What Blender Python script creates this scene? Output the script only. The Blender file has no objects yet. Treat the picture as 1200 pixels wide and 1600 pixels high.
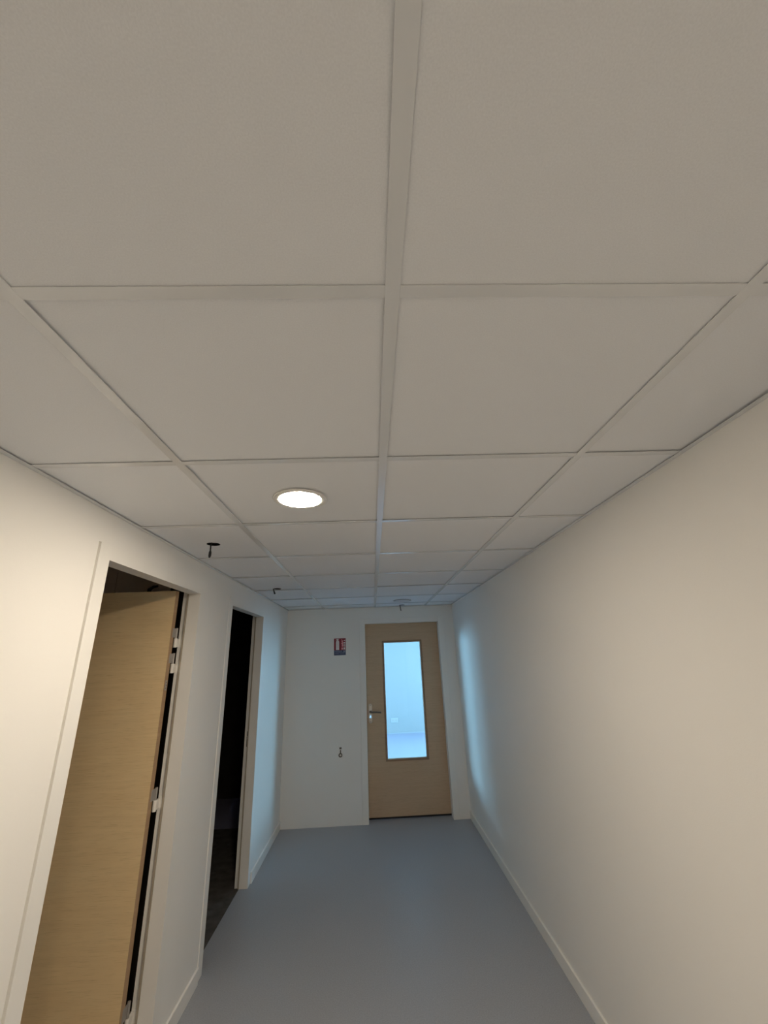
import bpy, bmesh, math, random
from mathutils import Matrix, Vector

random.seed(4)
C = bpy.context.scene
COL = C.collection

# ------------------------------------------------------------------ camera
def make_camera():
    pitch, yaw, roll = math.radians(19.607), math.radians(2.400), math.radians(-2.357)
    cp, sp, cy, sy = math.cos(pitch), math.sin(pitch), math.cos(yaw), math.sin(yaw)
    f = Vector((sy * cp, cy * cp, sp)); r = Vector((cy, -sy, 0)); u = r.cross(f)
    cr, sr = math.cos(roll), math.sin(roll)
    r2 = cr * r + sr * u; u2 = -sr * r + cr * u
    M = Matrix((r2, u2, -f)).transposed().to_4x4()
    M.translation = Vector((-0.0505, -0.511, 1.652))
    d = bpy.data.cameras.new('camera'); o = bpy.data.objects.new('camera', d)
    COL.objects.link(o); o.matrix_world = M
    d.sensor_fit = 'HORIZONTAL'; d.sensor_width = 36.0
    d.lens = 631.87 / 1200.0 * 36.0
    d.clip_start = 0.02
    C.camera = o
make_camera()

# ------------------------------------------------------------------ light and exposure
SKY = (0.35, 0.70, 1.0)
SKY_STRENGTH = 37.0
LAMP_COL = (1.0, 0.86, 0.68)
LAMP_STRENGTH = 164.0
w = bpy.data.worlds.new('world'); C.world = w; w.use_nodes = True
bg = w.node_tree.nodes['Background']
bg.inputs[0].default_value = (*SKY, 1); bg.inputs[1].default_value = SKY_STRENGTH
C.view_settings.view_transform = 'Standard'
C.view_settings.look = 'None'
C.view_settings.exposure = 0.50
C.view_settings.gamma = 1.0
C.view_settings.use_curve_mapping = False
try:
    C.cycles.use_denoising = True
    C.cycles.denoiser = 'OPENIMAGEDENOISE'
    C.cycles.max_bounces = 12
    C.cycles.diffuse_bounces = 8
    C.cycles.transparent_max_bounces = 12
    C.cycles.sample_clamp_indirect = 6.0
    C.cycles.caustics_reflective = False
    C.cycles.caustics_refractive = False
except Exception:
    pass

def portal(x, y0, y1, z0, z1, sx):
    d = bpy.data.lights.new('sky_portal', 'AREA'); d.shape = 'RECTANGLE'
    d.size = z1 - z0; d.size_y = y1 - y0
    d.cycles.is_portal = True
    o = bpy.data.objects.new('sky_portal', d); COL.objects.link(o)
    o.location = (x, (y0 + y1) / 2, (z0 + z1) / 2)
    o.rotation_euler = (0, math.radians(90) * sx, 0)
WINS = {1: dict(y0=5.5, y1=8.4, z0=0.85, z1=2.35), -1: dict(y0=6.9, y1=9.5, z0=1.00, z1=2.05)}   # side windows of the room beyond
FX = {1: 3.5, -1: 2.7}                            # distance of those side walls from the axis
for sx, W in WINS.items():
    portal((FX[sx]+0.12)*sx, W['y0'], W['y1'], W['z0'], W['z1'], sx)

# ------------------------------------------------------------------ materials
def mat(name, col, rough=0.6, metal=0.0, spec=0.5, noise=None, bump=None, emis=None, coat=0):
    m = bpy.data.materials.new(name); m.use_nodes = True
    nt = m.node_tree; N = nt.nodes; L = nt.links; b = N['Principled BSDF']
    b.inputs['Base Color'].default_value = (*col, 1)
    b.inputs['Roughness'].default_value = rough
    b.inputs['Metallic'].default_value = metal
    b.inputs['Specular IOR Level'].default_value = spec
    b.inputs['Coat Weight'].default_value = coat
    tc = N.new('ShaderNodeTexCoord')
    if noise:                         # (scale, amount, detail): gentle tone variation
        n = N.new('ShaderNodeTexNoise'); n.inputs['Scale'].default_value = noise[0]
        n.inputs['Detail'].default_value = noise[2] if len(noise) > 2 else 4
        L.new(tc.outputs['Object'], n.inputs['Vector'])
        r = N.new('ShaderNodeValToRGB')
        r.color_ramp.elements[0].position = 0.3; r.color_ramp.elements[1].position = 0.7
        a = noise[1]
        r.color_ramp.elements[0].color = (*[c * (1 - a) for c in col], 1)
        r.color_ramp.elements[1].color = (*[min(1, c * (1 + a)) for c in col], 1)
        L.new(n.outputs['Fac'], r.inputs['Fac']); L.new(r.outputs['Color'], b.inputs['Base Color'])
    if bump:                          # (scale, strength, distance)
        n = N.new('ShaderNodeTexNoise'); n.inputs['Scale'].default_value = bump[0]; n.inputs['Detail'].default_value = 3
        L.new(tc.outputs['Object'], n.inputs['Vector'])
        bp = N.new('ShaderNodeBump'); bp.inputs['Strength'].default_value = bump[1]; bp.inputs['Distance'].default_value = bump[2]
        L.new(n.outputs['Fac'], bp.inputs['Height']); L.new(bp.outputs['Normal'], b.inputs['Normal'])
    if emis:
        b.inputs['Emission Color'].default_value = (*emis[0], 1); b.inputs['Emission Strength'].default_value = emis[1]
    return m

def oak(name, c1, c2):
    m = bpy.data.materials.new(name); m.use_nodes = True
    nt = m.node_tree; N = nt.nodes; L = nt.links; b = N['Principled BSDF']
    b.inputs['Roughness'].default_value = 0.48; b.inputs['Specular IOR Level'].default_value = 0.35
    tc = N.new('ShaderNodeTexCoord'); mp = N.new('ShaderNodeMapping')
    mp.inputs['Scale'].default_value = (1.6, 1.6, 26)           # grain runs across the leaf
    L.new(tc.outputs['Object'], mp.inputs['Vector'])
    n = N.new('ShaderNodeTexNoise'); n.inputs['Scale'].default_value = 2.2; n.inputs['Detail'].default_value = 7; n.inputs['Distortion'].default_value = 0.25
    L.new(mp.outputs['Vector'], n.inputs['Vector'])
    r = N.new('ShaderNodeValToRGB')
    r.color_ramp.elements[0].position = 0.28; r.color_ramp.elements[1].position = 0.72
    r.color_ramp.elements[0].color = (*c1, 1); r.color_ramp.elements[1].color = (*c2, 1)
    L.new(n.outputs['Fac'], r.inputs['Fac'])
    mp2 = N.new('ShaderNodeMapping'); mp2.inputs['Scale'].default_value = (14, 14, 420)
    L.new(tc.outputs['Object'], mp2.inputs['Vector'])
    n2 = N.new('ShaderNodeTexNoise'); n2.inputs['Scale'].default_value = 1.0; n2.inputs['Detail'].default_value = 2
    L.new(mp2.outputs['Vector'], n2.inputs['Vector'])
    r2 = N.new('ShaderNodeValToRGB'); r2.color_ramp.elements[0].position = 0.30; r2.color_ramp.elements[1].position = 0.42
    r2.color_ramp.elements[0].color = (0.86, 0.84, 0.8, 1); r2.color_ramp.elements[1].color = (1, 1, 1, 1)
    L.new(n2.outputs['Fac'], r2.inputs['Fac'])
    mx = N.new('ShaderNodeMix'); mx.data_type = 'RGBA'; mx.blend_type = 'MULTIPLY'; mx.inputs[0].default_value = 1.0
    L.new(r.outputs['Color'], mx.inputs[6]); L.new(r2.outputs['Color'], mx.inputs[7])
    L.new(mx.outputs[2], b.inputs['Base Color'])
    return m

M = {}
M['wall'] = mat('white_wall_paint', (0.87, 0.855, 0.825), 0.62, spec=0.3, noise=(1.2, 0.012), bump=(260, 0.12, 0.002))
M['tile'] = mat('mineral_ceiling_tile', (0.83, 0.84, 0.86), 0.9, spec=0.15, noise=(420, 0.03, 2), bump=(500, 0.15, 0.001))
M['bar'] = mat('painted_grid_metal', (0.75, 0.76, 0.77), 0.22, spec=0.6)
M['floor'] = mat('blue_grey_vinyl', (0.37, 0.385, 0.42), 0.42, spec=0.4, noise=(160, 0.10, 3), bump=(240, 0.10, 0.001))
M['trim'] = mat('white_satin_trim', (0.87, 0.855, 0.82), 0.45, spec=0.4, noise=(3, 0.015))
M['seal'] = mat('beige_rubber_seal', (0.40, 0.35, 0.28), 0.8)
M['oak'] = oak('oak_laminate_dim', (0.56, 0.405, 0.27), (0.61, 0.445, 0.30))  # darker copy of the same oak, for the dimmer end door
M['oak_lit'] = oak('oak_laminate_lit', (0.82, 0.60, 0.33), (0.88, 0.66, 0.37))  # same oak with light put into its colour, for the open leaf
M['oak_edge'] = oak('oak_edge_band', (0.36, 0.23, 0.13), (0.42, 0.275, 0.16))
M['bead'] = oak('brown_glazing_bead', (0.30, 0.19, 0.12), (0.36, 0.235, 0.15))
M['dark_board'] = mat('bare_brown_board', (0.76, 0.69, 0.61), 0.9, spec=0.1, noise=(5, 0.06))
M['dark'] = mat('unlit_room_shade', (0.045, 0.04, 0.034), 0.95, spec=0.05, noise=(6, 0.2))  # near-black colour stands in for the lack of light in side rooms
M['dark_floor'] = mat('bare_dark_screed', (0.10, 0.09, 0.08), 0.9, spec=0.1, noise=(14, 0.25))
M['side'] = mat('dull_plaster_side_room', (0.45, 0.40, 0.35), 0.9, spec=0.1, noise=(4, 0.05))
M['plenum'] = mat('dark_plenum', (0.03, 0.03, 0.03), 1.0, spec=0.0)
M['hole_shade'] = mat('cut_hole_shade', (0.008, 0.007, 0.007), 0.95, spec=0.05)  # near-black colour stands in for shade inside the cut cable holes
M['black'] = mat('black_cable_sheath', (0.012, 0.012, 0.013), 0.5)
M['chrome'] = mat('satin_steel', (0.50, 0.49, 0.47), 0.32, metal=0.85)
M['socket'] = mat('pale_socket_plastic', (0.42, 0.42, 0.42), 0.4)
M['zinc'] = mat('grey_zinc_hinge', (0.42, 0.40, 0.38), 0.45, metal=0.6)
M['bronze'] = mat('dark_brushed_handle', (0.15, 0.14, 0.125), 0.4, metal=0.5)
M['white_plastic'] = mat('white_plastic', (0.82, 0.80, 0.76), 0.35)
M['far_wall'] = mat('pale_far_wall', (0.315, 0.32, 0.32), 0.7, spec=0.2, noise=(1, 0.01))
M['far_floor'] = mat('blue_far_floor', (0.32, 0.31, 0.40), 0.45, noise=(60, 0.04))
M['far_skirt'] = mat('far_wall_skirting', (0.33, 0.34, 0.38), 0.5)
M['lamp'] = mat('opal_lamp_diffuser', (0.9, 0.9, 0.88), 0.4, emis=(LAMP_COL, LAMP_STRENGTH))
M['opal_off'] = mat('opal_unlit_diffuser', (0.60, 0.60, 0.60), 0.35)
M['ring_off'] = mat('grey_lamp_ring', (0.45, 0.45, 0.45), 0.35)
M['red'] = mat('sign_red', (0.26, 0.010, 0.03), 0.45)
M['pink'] = mat('sign_flame_pink', (0.80, 0.36, 0.40), 0.5)
M['blue'] = mat('sign_blue', (0.03, 0.055, 0.13), 0.45)
M['sign_white'] = mat('sign_white', (0.80, 0.76, 0.77), 0.5)
M['sign_grey'] = mat('sign_blue_grey_print', (0.20, 0.22, 0.32), 0.5)

def glass_mat():
    m = bpy.data.materials.new('clear_door_glass'); m.use_nodes = True
    nt = m.node_tree; N = nt.nodes; L = nt.links; N.clear()
    out = N.new('ShaderNodeOutputMaterial'); t = N.new('ShaderNodeBsdfTransparent'); t.inputs[0].default_value = (0.95, 0.98, 0.98, 1)
    g = N.new('ShaderNodeBsdfGlossy'); g.inputs['Roughness'].default_value = 0.02
    lw = N.new('ShaderNodeLayerWeight'); lw.inputs['Blend'].default_value = 0.5
    pw = N.new('ShaderNodeMath'); pw.operation = 'POWER'; pw.inputs[1].default_value = 5.0
    fr = N.new('ShaderNodeMath'); fr.operation = 'MULTIPLY_ADD'; fr.inputs[1].default_value = 0.6; fr.inputs[2].default_value = 0.03
    L.new(lw.outputs['Facing'], pw.inputs[0]); L.new(pw.outputs[0], fr.inputs[0])
    mx = N.new('ShaderNodeMixShader')
    L.new(fr.outputs[0], mx.inputs[0]); L.new(t.outputs[0], mx.inputs[1]); L.new(g.outputs[0], mx.inputs[2]); L.new(mx.outputs[0], out.inputs[0])
    return m
M['glass'] = glass_mat()

# ------------------------------------------------------------------ helpers
def box(bm, x0, x1, y0, y1, z0, z1):
    v = [bm.verts.new(p) for p in ((x0,y0,z0),(x1,y0,z0),(x1,y1,z0),(x0,y1,z0),(x0,y0,z1),(x1,y0,z1),(x1,y1,z1),(x0,y1,z1))]
    for f in ((0,3,2,1),(4,5,6,7),(0,1,5,4),(1,2,6,5),(2,3,7,6),(3,0,4,7)):
        bm.faces.new([v[i] for i in f])

def cyl(bm, p, q, r, n=16, r2=None, cap=True):
    p, q = Vector(p), Vector(q); d = (q - p).normalized()
    a = d.orthogonal().normalized(); b = d.cross(a); r2 = r if r2 is None else r2
    A = [bm.verts.new(p + r * (math.cos(t) * a + math.sin(t) * b)) for t in [2*math.pi*i/n for i in range(n)]]
    B = [bm.verts.new(q + r2 * (math.cos(t) * a + math.sin(t) * b)) for t in [2*math.pi*i/n for i in range(n)]]
    for i in range(n):
        bm.faces.new((A[i], A[(i+1) % n], B[(i+1) % n], B[i]))
    if cap:
        bm.faces.new(A[::-1]); bm.faces.new(B)

def tube(bm, pts, r, n=10):
    pts = [Vector(p) for p in pts]; rings = []
    for i, p in enumerate(pts):
        d = (pts[min(i+1, len(pts)-1)] - pts[max(i-1, 0)]).normalized()
        a = d.cross(Vector((0.31, 0.9, 0.2))).normalized(); b = d.cross(a)
        rr = r[i] if isinstance(r, (list, tuple)) else r
        rings.append([bm.verts.new(p + rr * (math.cos(2*math.pi*k/n) * a + math.sin(2*math.pi*k/n) * b)) for k in range(n)])
    for A, B in zip(rings, rings[1:]):
        for i in range(n):
            bm.faces.new((A[i], A[(i+1) % n], B[(i+1) % n], B[i]))
    bm.faces.new(rings[0][::-1]); bm.faces.new(rings[-1])

def lathe(bm, prof, loc=(0,0,0), n=40):
    """Profile of (radius, z) turned about the vertical through loc; radius 0 closes it."""
    loc = Vector(loc); rings = []
    for r, z in prof:
        if r < 1e-6: rings.append([bm.verts.new(loc + Vector((0, 0, z)))])
        else: rings.append([bm.verts.new(loc + Vector((r*math.cos(2*math.pi*k/n), r*math.sin(2*math.pi*k/n), z))) for k in range(n)])
    for A, B in zip(rings, rings[1:]):
        for i in range(n):
            j = (i + 1) % n
            if len(A) == 1 and len(B) == 1: continue
            if len(A) == 1: bm.faces.new((A[0], B[j], B[i]))
            elif len(B) == 1: bm.faces.new((A[i], A[j], B[0]))
            else: bm.faces.new((A[i], A[j], B[j], B[i]))

def slab(bm, axis, t0, t1, h0, h1, z0, z1, holes=()):
    """Wall or leaf of thickness t0..t1 along axis ('x' or 'y'), running h0..h1, with rectangular openings."""
    hs = sorted({h0, h1, *[v for o in holes for v in o[:2]]}); zs = sorted({z0, z1, *[v for o in holes for v in o[2:]]})
    def solid(i, j):
        if i < 0 or j < 0 or i >= len(hs)-1 or j >= len(zs)-1: return False
        a, b = (hs[i]+hs[i+1])/2, (zs[j]+zs[j+1])/2
        return not any(o[0] < a < o[1] and o[2] < b < o[3] for o in holes)
    cache = {}
    def V(t, h, z):
        k = (t, round(h, 5), round(z, 5))
        if k not in cache: cache[k] = bm.verts.new((t, h, z) if axis == 'x' else (h, t, z))
        return cache[k]
    for i in range(len(hs)-1):
        for j in range(len(zs)-1):
            if not solid(i, j): continue
            a, b, c, d = hs[i], hs[i+1], zs[j], zs[j+1]
            bm.faces.new((V(t0,a,c), V(t0,b,c), V(t0,b,d), V(t0,a,d)))
            bm.faces.new((V(t1,a,c), V(t1,a,d), V(t1,b,d), V(t1,b,c)))
            if not solid(i-1, j): bm.faces.new((V(t0,a,c), V(t0,a,d), V(t1,a,d), V(t1,a,c)))
            if not solid(i+1, j): bm.faces.new((V(t0,b,c), V(t1,b,c), V(t1,b,d), V(t0,b,d)))
            if not solid(i, j-1): bm.faces.new((V(t0,a,c), V(t1,a,c), V(t1,b,c), V(t0,b,c)))
            if not solid(i, j+1): bm.faces.new((V(t0,a,d), V(t0,b,d), V(t1,b,d), V(t1,a,d)))

def mesh(bm, name, m, bevel=0, smooth=False):
    bmesh.ops.recalc_face_normals(bm, faces=bm.faces)
    if bevel:
        bmesh.ops.bevel(bm, geom=[e for e in bm.edges if len(e.link_faces) == 2 and e.calc_face_angle(0) > 0.6],
                        offset=bevel, segments=2, affect='EDGES', profile=0.5)
    me = bpy.data.meshes.new(name); bm.to_mesh(me); bm.free(); me.materials.append(m)
    if smooth:
        for p in me.polygons: p.use_smooth = True
        if hasattr(me, 'set_sharp_from_angle'): me.set_sharp_from_angle(angle=math.radians(35))
    return me

def obj(name, bm, m, parent=None, bevel=0, smooth=False, loc=None):
    me = bm if isinstance(bm, bpy.types.Mesh) else mesh(bm, name, m, bevel, smooth)
    o = bpy.data.objects.new(name, me); COL.objects.link(o)
    if parent: o.parent = parent
    if loc: o.location = loc
    return o

def tag(o, label=None, cat=None, group=None, kind=None):
    if label: o['label'] = label
    if cat: o['category'] = cat
    if group: o['group'] = group
    if kind: o['kind'] = kind
    return o

def empty(name, loc, label, cat, kind=None, group=None):
    o = bpy.data.objects.new(name, None); COL.objects.link(o); o.location = loc; o.empty_display_size = 0.1
    return tag(o, label, cat, group, kind)

def local(o, p): return o

def struct(name, bm, m, label, cat, **k):
    return tag(obj(name, bm, m, **k), label, cat, kind='structure')

def B(*boxes):
    bm = bmesh.new()
    for b in boxes: box(bm, *b)
    return bm

# ------------------------------------------------------------------ dimensions
XL, XR, YE, YB, H = -1.061, 0.955, 4.573, -3.20, 2.2235
XLI = -1.163                         # room side of the left partition
D1 = (1.059, 1.955)                  # first side opening (clear)
D2 = (2.540, 3.443)                  # second side opening
DH = 2.045                           # clear height
FL = 0.066                           # width of the frame flange
GAP = 0.009
DE = (-0.128, 0.766)                 # end door opening

# ------------------------------------------------------------------ floor and walls
bm = bmesh.new(); box(bm, -1.128, 1.08, YB-0.1, 4.69, -0.08, 0)
struct('floor', bm, M['floor'], 'blue grey vinyl floor of the corridor', 'floor')
bm = bmesh.new(); box(bm, -3.7, -1.1285, -0.9, 2.37, -0.08, -0.002)
struct('floor_side_room', bm, M['side'], 'unlit floor of the side room behind the open oak door', 'floor')
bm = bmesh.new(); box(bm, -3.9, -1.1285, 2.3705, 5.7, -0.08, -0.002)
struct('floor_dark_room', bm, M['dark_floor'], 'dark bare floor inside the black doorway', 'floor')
bm = bmesh.new(); box(bm, -3.7, 3.7, 4.6905, 9.8, -0.08, -0.001)
struct('floor_far_room', bm, M['far_floor'], 'bright pale blue floor seen through the door glass', 'floor')

bm = bmesh.new()
slab(bm, 'x', XLI, XL, YB, YE + 0.24, 0, 2.62,
     [(D1[0]-FL-GAP, D1[1]+FL+0.0003, 0, DH+0.055+0.0003), (D2[0]-FL-GAP, D2[1]+FL+0.0003, 0, DH+0.055+0.0003)])
struct('wall_left', bm, M['wall'], 'white painted left wall with the two side doorways', 'wall')
bm = bmesh.new(); box(bm, XR, XR+0.12, YB, YE+0.24, 0, 2.62)
struct('wall_right', bm, M['wall'], 'long blank white wall on the right', 'wall')
bm = bmesh.new()
slab(bm, 'y', YE, YE+0.23, XL, XR, 0, 2.62, [(DE[0]-FL-0.001, DE[1]+FL+0.001, 0, 2.03+0.056)])
struct('wall_far', bm, M['wall'], 'white end wall around the glazed door', 'wall')
bm = bmesh.new(); box(bm, XL-0.1, XR+0.1, YB-0.12, YB, 0, 2.62)
struct('wall_near', bm, M['wall'], 'white wall closing the corridor behind the camera', 'wall')

# side room 1 (behind the open door)
side = empty('wall_side_room', (0, 0, 0), 'dull brown boarded walls above the open oak door', 'wall', 'structure')
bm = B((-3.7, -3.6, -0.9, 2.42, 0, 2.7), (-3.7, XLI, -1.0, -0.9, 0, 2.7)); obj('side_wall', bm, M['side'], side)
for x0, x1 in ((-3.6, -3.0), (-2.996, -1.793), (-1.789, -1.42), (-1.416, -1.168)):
    obj('wall_panel', B((x0, x1, 2.32, 2.34, 0, 2.7)), M['dark_board'] if x1 < -1.3 else M['dark'], side)  # last panel coloured dark to stand in for shade behind the open leaf
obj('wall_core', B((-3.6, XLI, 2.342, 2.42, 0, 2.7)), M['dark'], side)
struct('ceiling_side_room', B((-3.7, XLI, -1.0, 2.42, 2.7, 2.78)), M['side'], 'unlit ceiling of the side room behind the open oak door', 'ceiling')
# side room 2 (black doorway)
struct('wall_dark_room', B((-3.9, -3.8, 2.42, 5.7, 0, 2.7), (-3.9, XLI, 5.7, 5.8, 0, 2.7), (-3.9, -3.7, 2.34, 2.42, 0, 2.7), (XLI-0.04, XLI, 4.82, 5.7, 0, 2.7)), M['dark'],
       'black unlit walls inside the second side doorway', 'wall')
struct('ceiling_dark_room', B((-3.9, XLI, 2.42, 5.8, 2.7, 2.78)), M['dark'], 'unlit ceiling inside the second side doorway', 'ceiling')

# room beyond the end door
FR = (4.803, 9.69, 2.62)
far = struct('wall_far_room', B((-2.82, 3.62, FR[1], FR[1]+0.1, 0, FR[2])), M['far_wall'], 'pale blue lit wall seen through the door glass', 'wall')
for sx, nm in ((1, 'wall_far_room_right'), (-1, 'wall_far_room_left')):
    WIN = WINS[sx]
    bm = bmesh.new(); a, b = sorted((sx*FX[sx], sx*(FX[sx]+0.12)))
    slab(bm, 'x', a, b, FR[0] if sx > 0 else 5.80, FR[1], 0, FR[2], [(WIN['y0'], WIN['y1'], WIN['z0'], WIN['z1'])])
    struct(nm, bm, M['far_wall'], '%s wall of the bright room beyond, with its window' % ('right' if sx > 0 else 'left'), 'wall')
    n = 1 if sx > 0 else 2
    wn = empty('window_%d' % n, (sx*(FX[sx]+0.06), (WIN['y0']+WIN['y1'])/2, WIN['z0']), 'white framed window in the %s wall of the room beyond' % ('right' if sx > 0 else 'left'), 'window', 'structure')
    bm = bmesh.new(); y0, y1, z0, z1 = [WIN[k] for k in ('y0', 'y1', 'z0', 'z1')]; t = 0.05; ym = (y0+y1)/2
    slab(bm, 'x', -0.03, 0.03, y0-ym, y1-ym, 0, z1-z0, [(y0-ym+t, -t/2, t, z1-z0-t), (t/2, y1-ym-t, t, z1-z0-t)])
    obj('window_frame', bm, M['trim'], wn)
    for s in (-1, 1):
        a, b = sorted((s*t/2, s*(y1-ym-t))); obj('pane', B((-0.003, 0.003, a, b, t, z1-z0-t)), M['glass'], wn)
struct('wall_far_room_front', B((XR+0.12, 3.62, 4.70, 4.803, 0, FR[2]), (-2.70, XLI, 5.802, 5.83, 0, FR[2]), (XLI+0.001, XLI+0.02, 4.815, 5.83, 0, FR[2])), M['far_wall'], 'wall beside the glazed door, on its far side', 'wall')
struct('ceiling_far_room', B((-2.82, 3.62, 4.81, FR[1]+0.1, FR[2], FR[2]+0.08)), M['far_wall'], 'pale ceiling of the bright room beyond', 'ceiling')
struct('baseboard_far_room', B((-2.7, 3.5, FR[1]-0.012, FR[1], 0, 0.022)), M['far_skirt'], 'thin skirting line of the bright room beyond', 'baseboard')

# ------------------------------------------------------------------ baseboards
def skirt(name, label, x0, x1, y0, y1, h=0.075):
    bm = B((x0, x1, y0, y1, 0, h))
    struct(name, bm, M['trim'], label, 'baseboard', bevel=0.002)
skirt('baseboard_right', 'white baseboard along the long right wall', XR-0.012, XR, YB, YE)
skirt('baseboard_left_near', 'white baseboard left of the open oak door', XL, XL+0.012, YB, D1[0]-FL-GAP)
skirt('baseboard_left_middle', 'white baseboard between the two side doorways', XL, XL+0.012, D1[1]+FL+0.002, D2[0]-FL-GAP)
skirt('baseboard_left_far', 'white baseboard between the black doorway and the corner', XL, XL+0.012, D2[1]+FL+0.002, YE)

# ------------------------------------------------------------------ ceiling
ceil = empty('ceiling', (0, 0, H), 'white suspended tile ceiling of the corridor', 'ceiling', 'structure')
obj('plenum_deck', B((XL-0.1, XR+0.12, YB-0.1, YE+0.2, 0.42, 0.48)), M['plenum'], ceil)
MX, MY = 0.618, 0.608
xs = [XL, -MX, 0.0, MX, XR]
ys = [YB] + [j*MY for j in range(-5, 8)] + [YE]
HOLES = {}
def put(x, y, r):
    i = max(k for k in range(4) if xs[k] < x); j = max(k for k in range(len(ys)-1) if ys[k] < y)
    HOLES[(i, j)] = (x, y, r)
LAMP = (-0.306, 0.924); LAMP2 = (0.301, 4.035)
FILL_LAMPS = [(0.309, -1.520)]  # unseen lamp added behind the camera to raise the fill light
for p in FILL_LAMPS: put(*p, 0.086)
put(*LAMP, 0.086); put(*LAMP2, 0.080)
CAB = [(-0.849, 1.527, 0.033), (-0.843, 2.985, 0.033), (0.327, 4.462, 0.034)]
for c in CAB: put(*c)
def tile_bm(wd, ln, hole=None, hole_shade=False):
    """Lay-in tile centred on its origin, underside at z=0, 15 mm thick."""
    bm = bmesh.new(); a, b = wd/2, ln/2
    if hole is None:
        box(bm, -a, a, -b, b, 0, 0.015); return bm
    hx, hy, r = hole; n = 32
    ang = [2*math.pi*k/n for k in range(n)] + [math.atan2(cy-hy, cx-hx) % (2*math.pi) for cx in (-a, a) for cy in (-b, b)]
    ang = sorted(set(round(t, 5) for t in ang)); inn, out = [], []
    for t in ang:
        c, s = math.cos(t), math.sin(t)
        k = min([((a if c > 0 else -a) - hx)/c if abs(c) > 1e-6 else 1e9, ((b if s > 0 else -b) - hy)/s if abs(s) > 1e-6 else 1e9])
        inn.append((hx + r*c, hy + r*s)); out.append((hx + k*c, hy + k*s))
    V = [[bm.verts.new((*p, z)) for p in ring] for z in (0, 0.015) for ring in (inn, out)]
    m_ = len(ang)
    for i in range(m_):
        j = (i+1) % m_
        for A, Bq in ((0, 1), (3, 2), (1, 3), (2, 0)):
            f = bm.faces.new((V[A][i], V[A][j], V[Bq][j], V[Bq][i]))
            if (A, Bq) == (2, 0) and r < 0.05: f.material_index = 1
    return bm
cache = {}
for i in range(4):
    for j in range(len(ys)-1):
        x0, x1, y0, y1 = xs[i], xs[i+1], ys[j], ys[j+1]
        x0 += 0.003 if i == 0 else 0.004; x1 -= 0.003 if i == 3 else 0.004
        y0 += 0.004; y1 -= 0.004
        cx, cy = (x0+x1)/2, (y0+y1)/2
        h = HOLES.get((i, j)); key = (round(x1-x0, 4), round(y1-y0, 4))
        if h: me = mesh(tile_bm(x1-x0, y1-y0, (h[0]-cx, h[1]-cy, h[2])), 'ceiling_tile', M['tile']); me.materials.append(M['hole_shade'])
        else:
            if key not in cache: cache[key] = mesh(tile_bm(x1-x0, y1-y0), 'ceiling_tile', M['tile'])
            me = cache[key]
        t = obj('ceiling_tile', me, None, ceil, loc=(cx, cy, 0.0030 + random.choice((0, 0.0004, 0.0012, 0.0022, 0.0032))))
        t.rotation_euler = (random.uniform(-1, 1)*0.0022, random.uniform(-1, 1)*0.0022, 0)
for x in xs[1:4]:                                       # continuous main runners
    obj('main_runner', B((x-0.0125, x+0.0125, YB+0.001, YE-0.001, 0, 0.0015), (x-0.001, x+0.001, YB+0.001, YE-0.001, 0.0015, 0.035)), M['bar'], ceil)
for i in range(4):
    for y in ys[1:-1]:
        x0 = xs[i] + (0.001 if i == 0 else 0.0127); x1 = xs[i+1] - (0.001 if i == 3 else 0.0127)
        obj('cross_tee', B((x0, x1, y-0.012, y+0.012, 0.0002, 0.0016), (x0+0.004, x1-0.004, y-0.001, y+0.001, 0.0016, 0.030)), M['bar'], ceil)
for x0, x1 in ((XL+0.0005, XL+0.019), (XR-0.019, XR-0.0005)):
    obj('wall_angle', B((x0, x1, YB+0.001, YE-0.001, -0.0014, -0.0002)), M['bar'], ceil)
for y0, y1 in ((YB+0.0005, YB+0.019), (YE-0.019, YE-0.0005)):
    obj('wall_angle', B((XL+0.02, XR-0.02, y0, y1, -0.0014, -0.0002)), M['bar'], ceil)

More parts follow.
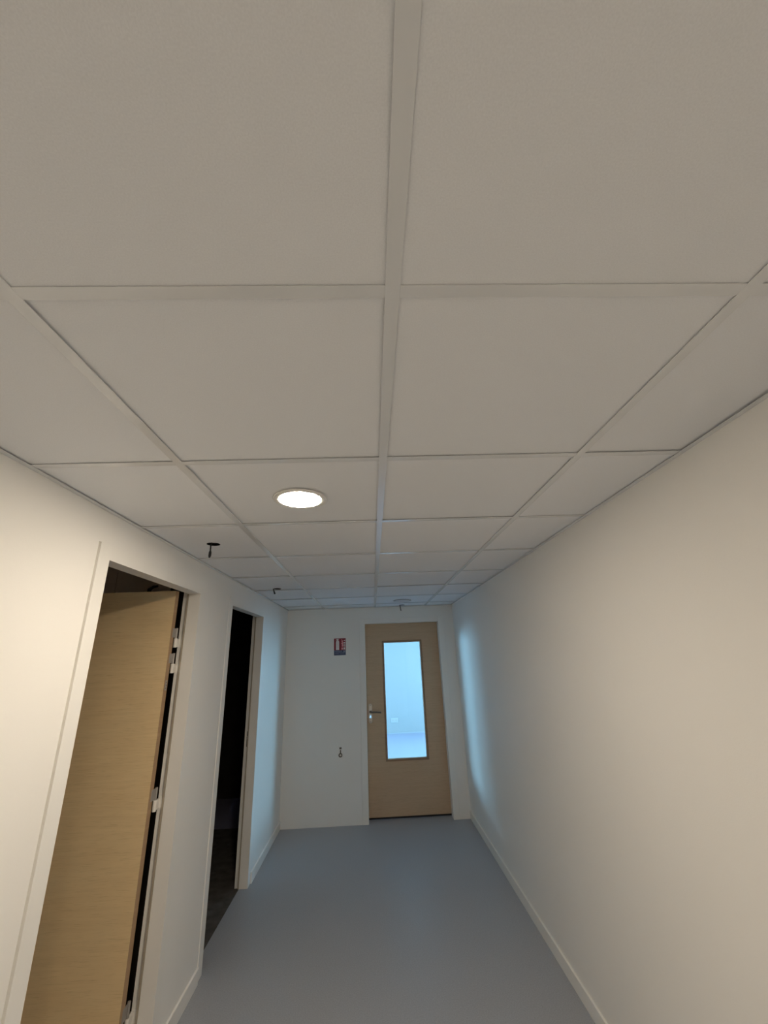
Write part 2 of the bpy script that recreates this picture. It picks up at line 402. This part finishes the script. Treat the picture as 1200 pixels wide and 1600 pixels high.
# ------------------------------------------------------------------ doors
def side_frame(n, d, label, near_proud, strike=False):
    e = empty('door_%d' % n, (XL, d[0], 0), label, 'door', 'structure')
    ox, oy = XL, d[0]
    def P(name, bxs, m, bevel=0.0012, parent=e):
        return obj(name, B(*[(a-ox, b-ox, c-oy, f-oy, g, h) for a, b, c, f, g, h in bxs]), m, parent, bevel=bevel)
    xs_, xr_ = -1.128, XLI - 0.002
    P('near_jamb', [(xs_, XL+near_proud, d[0]-FL, d[0], 0, DH+0.055)], M['trim'])
    P('near_jamb_rebate', [(xr_, xs_, d[0]-FL, d[0]-0.014, 0, DH+0.055)], M['trim'])
    P('far_jamb', [(xs_, XL+0.0006, d[1], d[1]+FL, 0, DH+0.055)], M['trim'], 0)
    P('head', [(xs_, XL+0.0006, d[0]+0.004, d[1]-0.0005, DH, DH+0.055)], M['trim'], 0)
    P('joint_filler', [(XLI+0.001, XL-0.0055, d[0]-FL-GAP+0.0003, d[0]-FL-0.0003, 0, DH+0.055)], M['trim'], 0)
    P('head_rebate', [(xr_, xs_, d[0]+0.0025, d[1]-0.0005, DH+0.013, DH+0.055)], M['trim'])
    P('joint_filler', [(xs_+0.002, XL-0.0025, d[0]+0.0002, d[0]+0.0038, DH+0.001, DH+0.053)], M['bronze'], 0)
    # far rebate leaf of the frame; on the second doorway it carries the lock slots
    holes = [(xs_-0.021-ox, xs_-0.009-ox, 1.045, 1.085), (xs_-0.021-ox, xs_-0.010-ox, 0.965, 1.025)] if strike else []
    bm = bmesh.new(); slab(bm, 'y', d[1]+0.013-oy, d[1]+FL-oy, xr_-ox, xs_-ox, 0, DH+0.055, holes)
    obj('far_jamb_rebate', bm, M['trim'], e)
    if strike:
        for a, b, c, f in holes:
            obj('lock_slot', B((a, b, d[1]+0.024-oy, d[1]+0.030-oy, c, f)), M['black'], e)
        P('strike_plate', [(xs_-0.022, xs_-0.008, d[1]+0.0125, d[1]+0.0129, 1.030, 1.042)], M['chrome'], 0)
    P('seal', [(xs_-0.010, xs_-0.0004, d[1]-0.0012, d[1]+0.0128, 0, DH)], M['seal'], 0)
    return e, P
e1, P1 = side_frame(1, D1, 'white framed side doorway with its plain oak door swung into the room', 0.004)
e2, P2 = side_frame(2, D2, 'white framed side doorway with no leaf in sight, black inside', 0.003, True)

# open oak leaf: face towards the camera at y = 1.86
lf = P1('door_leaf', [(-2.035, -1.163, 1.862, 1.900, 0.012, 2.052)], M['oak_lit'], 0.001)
edge = obj('edge_band', B((-1.1628-XL, -1.1620-XL, 1.8625-D1[0], 1.8995-D1[0], 0.013, 2.051)), M['oak_edge'], lf)
for z in (1.79, 1.655, 1.012, 0.205):
    bm = bmesh.new(); x, y = -1.160 - XL, 1.925 - D1[0]
    cyl(bm, (x, y, z+0.004), (x, y, z+0.058), 0.0065)
    box(bm, x-0.003, x-0.001, 1.880-D1[0], y, z+0.006, z+0.056)
    obj('hinge_leaf', bm, M['zinc'], lf, smooth=True)
    bm = bmesh.new()
    cyl(bm, (x, y, z-0.046), (x, y, z+0.003), 0.0095)
    box(bm, x-0.004, x+0.004, y+0.004, D1[1]+0.0135-D1[0], z-0.044, z)
    box(bm, x+0.000, x+0.022, D1[1]+0.0095-D1[0], D1[1]+0.0128-D1[0], z-0.046, z+0.004)
    obj('hinge_block', bm, M['white_plastic'], e1, smooth=True)
bm = bmesh.new(); x = -1.1619-XL
box(bm, x, x+0.001, 1.872-D1[0], 1.892-D1[0], 1.525, 1.575)
obj('hinge_plate', bm, M['zinc'], lf)
for z in (1.535, 1.55, 1.565):
    bm = bmesh.new(); cyl(bm, (x+0.001, 1.882-D1[0], z), (x+0.002, 1.882-D1[0], z), 0.0032, 10)
    obj('screw', bm, M['bronze'], lf)

# end door
e3 = empty('door_3', ((DE[0]+DE[1])/2, YE, 0), 'closed oak door with a tall narrow glass pane in the end wall', 'door', 'structure')
ox, oy = e3.location.x, YE
def P3(name, bxs, m, bevel=0.0012, parent=e3):
    return obj(name, B(*[(a-ox, b-ox, c-oy, f-oy, g, h) for a, b, c, f, g, h in bxs]), m, parent, bevel=bevel)
DZ = 2.030
P3('left_jamb', [(DE[0]-FL, DE[0], YE-0.003, 4.688, 0, DZ+0.055)], M['trim'])
P3('right_jamb', [(DE[1], DE[1]+FL, YE-0.003, 4.688, 0, DZ+0.055)], M['trim'])
P3('head', [(DE[0]+0.001, DE[1]-0.001, YE-0.003, 4.688, DZ, DZ+0.055)], M['trim'])
P3('jamb_rebate', [(DE[0]-FL, DE[0]-0.015, 4.688, 4.80, 0, DZ+0.055)], M['trim'])
P3('jamb_rebate', [(DE[1]+0.015, DE[1]+FL, 4.688, 4.80, 0, DZ+0.055)], M['trim'])
P3('head_rebate', [(DE[0]-0.014, DE[1]+0.014, 4.688, 4.80, DZ+0.015, DZ+0.055)], M['trim'])
LY0, LY1 = 4.692, 4.732
G = (0.099, 0.538, 0.563, 1.806)     # glass opening inside the beads
bd = 0.024
bm = bmesh.new()
slab(bm, 'y', LY0-oy, LY1-oy, DE[0]-0.012-ox, DE[1]+0.012-ox, 0.020, DZ+0.012,
     [(G[0]-bd-ox, G[1]+bd-ox, G[2]-bd, G[3]+bd), (-0.0935-ox, -0.0765-ox, 0.980, 1.014)])
leaf = obj('door_leaf', bm, M['oak'], e3)
obj('undercut_shade_strip', B((DE[0]-0.010-ox, DE[1]+0.010-ox, LY0+0.012-oy, LY1-0.008-oy, 0.001, 0.0195)), M['black'], leaf)  # black strip added to stop glow and darken the gap under the leaf
bm = bmesh.new()
slab(bm, 'y', LY0-0.007-oy, LY0+0.014-oy, G[0]-bd+0.0005-ox, G[1]+bd-0.0005-ox, G[2]-bd+0.0005, G[3]+bd-0.0005, [(G[0]-ox, G[1]-ox, G[2], G[3])])
obj('glazing_bead', bm, M['bead'], leaf, bevel=0.003)
bm = bmesh.new()
slab(bm, 'y', LY0+0.021-oy, LY1+0.006-oy, G[0]-bd+0.0005-ox, G[1]+bd-0.0005-ox, G[2]-bd+0.0005, G[3]+bd-0.0005, [(G[0]-0.004-ox, G[1]-0.003-ox, G[2]+0.002, G[3]-0.002)])
obj('glazing_bead', bm, M['white_plastic'], leaf, bevel=0.002)['label'] = 'pale bead on the bright side of the pane'
obj('glass_pane', B((G[0]-0.015-ox, G[1]+0.015-ox, LY0+0.0145-oy, LY0+0.0205-oy, G[2]-0.015, G[3]+0.015)), M['glass'], leaf)
hd = empty('door_handle', (-0.085-ox, LY0-oy, 1.05), None, None); hd.parent = e3
# long rounded backplate with a key slot through it
bm = bmesh.new(); hw, zb, zt = 0.0205, -0.118, 0.084
slab(bm, 'y', -0.006, -0.0005, -hw, hw, zb+0.014, zt-0.014, [(-0.0085, 0.0085, -0.070, -0.036)])
box(bm, -hw+0.006, hw-0.006, -0.006, -0.0005, zb, zb+0.0135); box(bm, -hw+0.006, hw-0.006, -0.006, -0.0005, zt-0.0135, zt)
obj('backplate', bm, M['chrome'], hd, smooth=False)
bm = bmesh.new(); cyl(bm, (0, -0.0065, 0), (0, -0.018, 0), 0.014, 20, 0.011)
tube(bm, [(0, -0.012, 0), (0, -0.040, 0), (0.006, -0.050, 0), (0.02, -0.054, 0), (0.07, -0.055, -0.001), (0.115, -0.055, -0.005), (0.122, -0.053, -0.009)],
     [0.009, 0.009, 0.0095, 0.0095, 0.009, 0.0085, 0.006], 12)
obj('lever', bm, M['bronze'], hd, smooth=True)
for z in (0.068, -0.102):
    bm = bmesh.new(); cyl(bm, (0, -0.0062, z), (0, -0.0075, z), 0.004, 10); obj('screw', bm, M['bronze'], hd)

# ------------------------------------------------------------------ recessed lamps
def downlight(x, y, lit, label):
    e = empty('recessed_downlight', (x, y, H), label, 'ceiling light')
    bm = bmesh.new()
    lathe(bm, [(0.079, 0.006), (0.0795, -0.0025), (0.0805, -0.0026), (0.096, -0.0042), (0.0985, -0.003), (0.100, 0.0015), (0.084, 0.0016), (0.083, 0.03), (0.079, 0.03), (0.079, 0.006)], n=48)
    obj('bezel', bm, M['white_plastic'] if lit else M['ring_off'], e, smooth=True)
    bm = bmesh.new(); lathe(bm, [(0, -0.0085), (0.035, -0.0072), (0.06, -0.0050), (0.0785, -0.0026), (0.0785, 0.010), (0, 0.010)], n=48)
    obj('diffuser', bm, M['lamp'] if lit else M['opal_off'], e, smooth=True)
    return e
downlight(*LAMP, True, 'round recessed ceiling lamp, lit warm white, left of the central ceiling bar')
for p in FILL_LAMPS:
    downlight(*p, True, 'added lit round ceiling lamp for fill behind the camera')
downlight(*LAMP2, False, 'round recessed ceiling lamp, switched off, in the ceiling just before the end door')

# ------------------------------------------------------------------ loose cables from cut holes
def cable(x, y, pts, rad, label, tip=None):
    e = empty('hanging_cable', (x, y, H), label, 'cable', group='cables left hanging from the cut ceiling holes')
    bm = bmesh.new(); tube(bm, pts, rad, 8); obj('sheath', bm, M['black'], e, smooth=True)
    if tip:
        bm = bmesh.new(); tube(bm, tip[0], tip[1], 8); obj('connector', bm, M['black'], e, smooth=True)
cable(-0.862, 1.527, [(0.02, 0, 0.035), (0.005, 0.0, 0.020), (0, 0, -0.002), (0.001, 0, -0.034)], 0.0036,
      'short black cable hanging from the round hole nearest the camera',
      ([(0.001, 0, -0.030), (0.0008, 0, -0.038), (0, 0, -0.056), (-0.001, 0, -0.066)], [0.004, 0.0068, 0.0068, 0.004]))
cable(-0.872, 2.975, [(0.03, 0, 0.035), (0.012, 0.0, 0.020), (0, 0, 0.0), (0.006, 0, -0.018), (0.014, 0, -0.040)], [0.004, 0.0045, 0.005, 0.006, 0.0065],
      'black cable bent out of the hole above the black doorway')
cable(0.303, 4.455, [(0.03, 0, 0.035), (0.012, 0.0, 0.020), (0, 0, 0.0), (0.004, 0, -0.030), (0.010, 0, -0.066)], [0.004, 0.0045, 0.005, 0.005, 0.0055],
      'black cable hanging in front of the end wall above the glazed door')
# black cable end on the back wall of the side room
bm = bmesh.new(); tube(bm, [(0, 0, -0.02), (0.01, -0.012, 0.018), (0.035, -0.014, 0.034), (0.062, -0.008, 0.040)], [0.014, 0.013, 0.010, 0.006], 8)
o = obj('cable_stub', bm, M['black'], smooth=True, loc=(-1.555, 2.306, 2.122))
tag(o, 'black cable stub on the brown wall just above the open oak door', 'cable')

# ------------------------------------------------------------------ extinguisher sign
sw, sh = 0.138, 0.190
sg = empty('safety_sign', (-0.4285, YE, 1.683), 'small red and blue fire extinguisher sign on the end wall', 'sign')
def flat(name, pts, m, y0, y1, parent=sg):
    bm = bmesh.new(); a = [bm.verts.new((x, y0, z)) for x, z in pts]; b = [bm.verts.new((x, y1, z)) for x, z in pts]
    bm.faces.new(a); bm.faces.new(b[::-1]); n = len(pts)
    for i in range(n): bm.faces.new((a[i], b[i], b[(i+1) % n], a[(i+1) % n]))
    return obj(name, bm, m, parent)
R = lambda x0, x1, z0, z1: [(x0, z0), (x1, z0), (x1, z1), (x0, z1)]
hw = sw/2
flat('backing', R(-hw-0.003, hw+0.003, -0.003, sh+0.003), M['sign_white'], -0.002, -0.0003)
flat('red_field', R(-hw, hw, 0.056, sh), M['red'], -0.0026, -0.0021)
flat('blue_field', R(-hw, hw, 0.0, 0.0555), M['blue'], -0.0026, -0.0021)
f = (-0.0031, -0.0027)
flat('extinguisher_symbol', [(-0.047,0.060),(-0.008,0.060),(-0.008,0.150),(-0.012,0.162),(-0.018,0.167),(-0.018,0.174),(-0.010,0.180),(-0.016,0.184),
     (-0.030,0.184),(-0.052,0.174),(-0.050,0.170),(-0.034,0.172),(-0.036,0.166),(-0.043,0.162),(-0.047,0.150)], M['sign_white'], *f)
flat('flame_symbol', [(0.020,0.096),(0.040,0.094),(0.043,0.108),(0.038,0.122),(0.041,0.134),(0.035,0.150),(0.036,0.162),(0.024,0.178),(0.016,0.176),(0.024,0.164),(0.018,0.154),(0.026,0.144),(0.015,0.132),(0.024,0.118)], M['pink'], *f)
for z0, z1, x0 in ((0.160,0.170,0.046),(0.132,0.146,0.044),(0.118,0.126,0.044),(0.097,0.108,0.045)):
    flat('print_mark', R(x0, 0.063, z0, z1), M['sign_white'], *f)
flat('print_square', R(0.018, 0.038, 0.063, 0.086), M['pink'], *f)
flat('print_square', R(0.044, 0.062, 0.063, 0.086), M['sign_white'], *f)
for z0, z1, x0, x1 in ((0.040,0.049,-0.060,0.028),(0.026,0.032,-0.056,0.055),(0.014,0.019,-0.058,-0.012),(0.014,0.018,0.000,0.056)):
    flat('text_line', R(x0, x1, z0, z1), M['sign_grey'], *f)
flat('print_mark', R(0.040, 0.064, 0.030, 0.052), M['sign_grey'], -0.0034, -0.0031)

# ------------------------------------------------------------------ extinguisher bracket
br = empty('wall_bracket', (-0.424, YE, 0.637), 'small grey metal ring bracket low on the end wall', 'bracket')
bm = bmesh.new(); box(bm, -0.012, 0.012, -0.004, -0.0003, 0.070, 0.088); obj('fixing_plate', bm, M['bronze'], br, bevel=0.001)
bm = bmesh.new(); box(bm, -0.006, 0.006, -0.0035, -0.0003, 0.030, 0.062); obj('stem', bm, M['bronze'], br, bevel=0.001)
bm = bmesh.new(); pts = [(0.016*math.cos(t), -0.006, 0.012 + 0.016*math.sin(t)) for t in [2*math.pi*k/20 for k in range(21)]]
tube(bm, pts, 0.0055, 8); obj('ring', bm, M['bronze'], br, smooth=True)

# ------------------------------------------------------------------ socket on the far room wall
sk = empty('double_socket', (0.42, FR[1], 0.275), 'white double wall socket seen through the door glass', 'socket')
obj('faceplate', B((-0.078, 0.078, -0.009, -0.0004, -0.045, 0.045)), M['socket'], sk, bevel=0.002)
for x in (-0.037, 0.037):
    bm = bmesh.new(); cyl(bm, (x, -0.0092, 0), (x, -0.0102, 0), 0.022, 20); obj('outlet', bm, M['zinc'], sk)
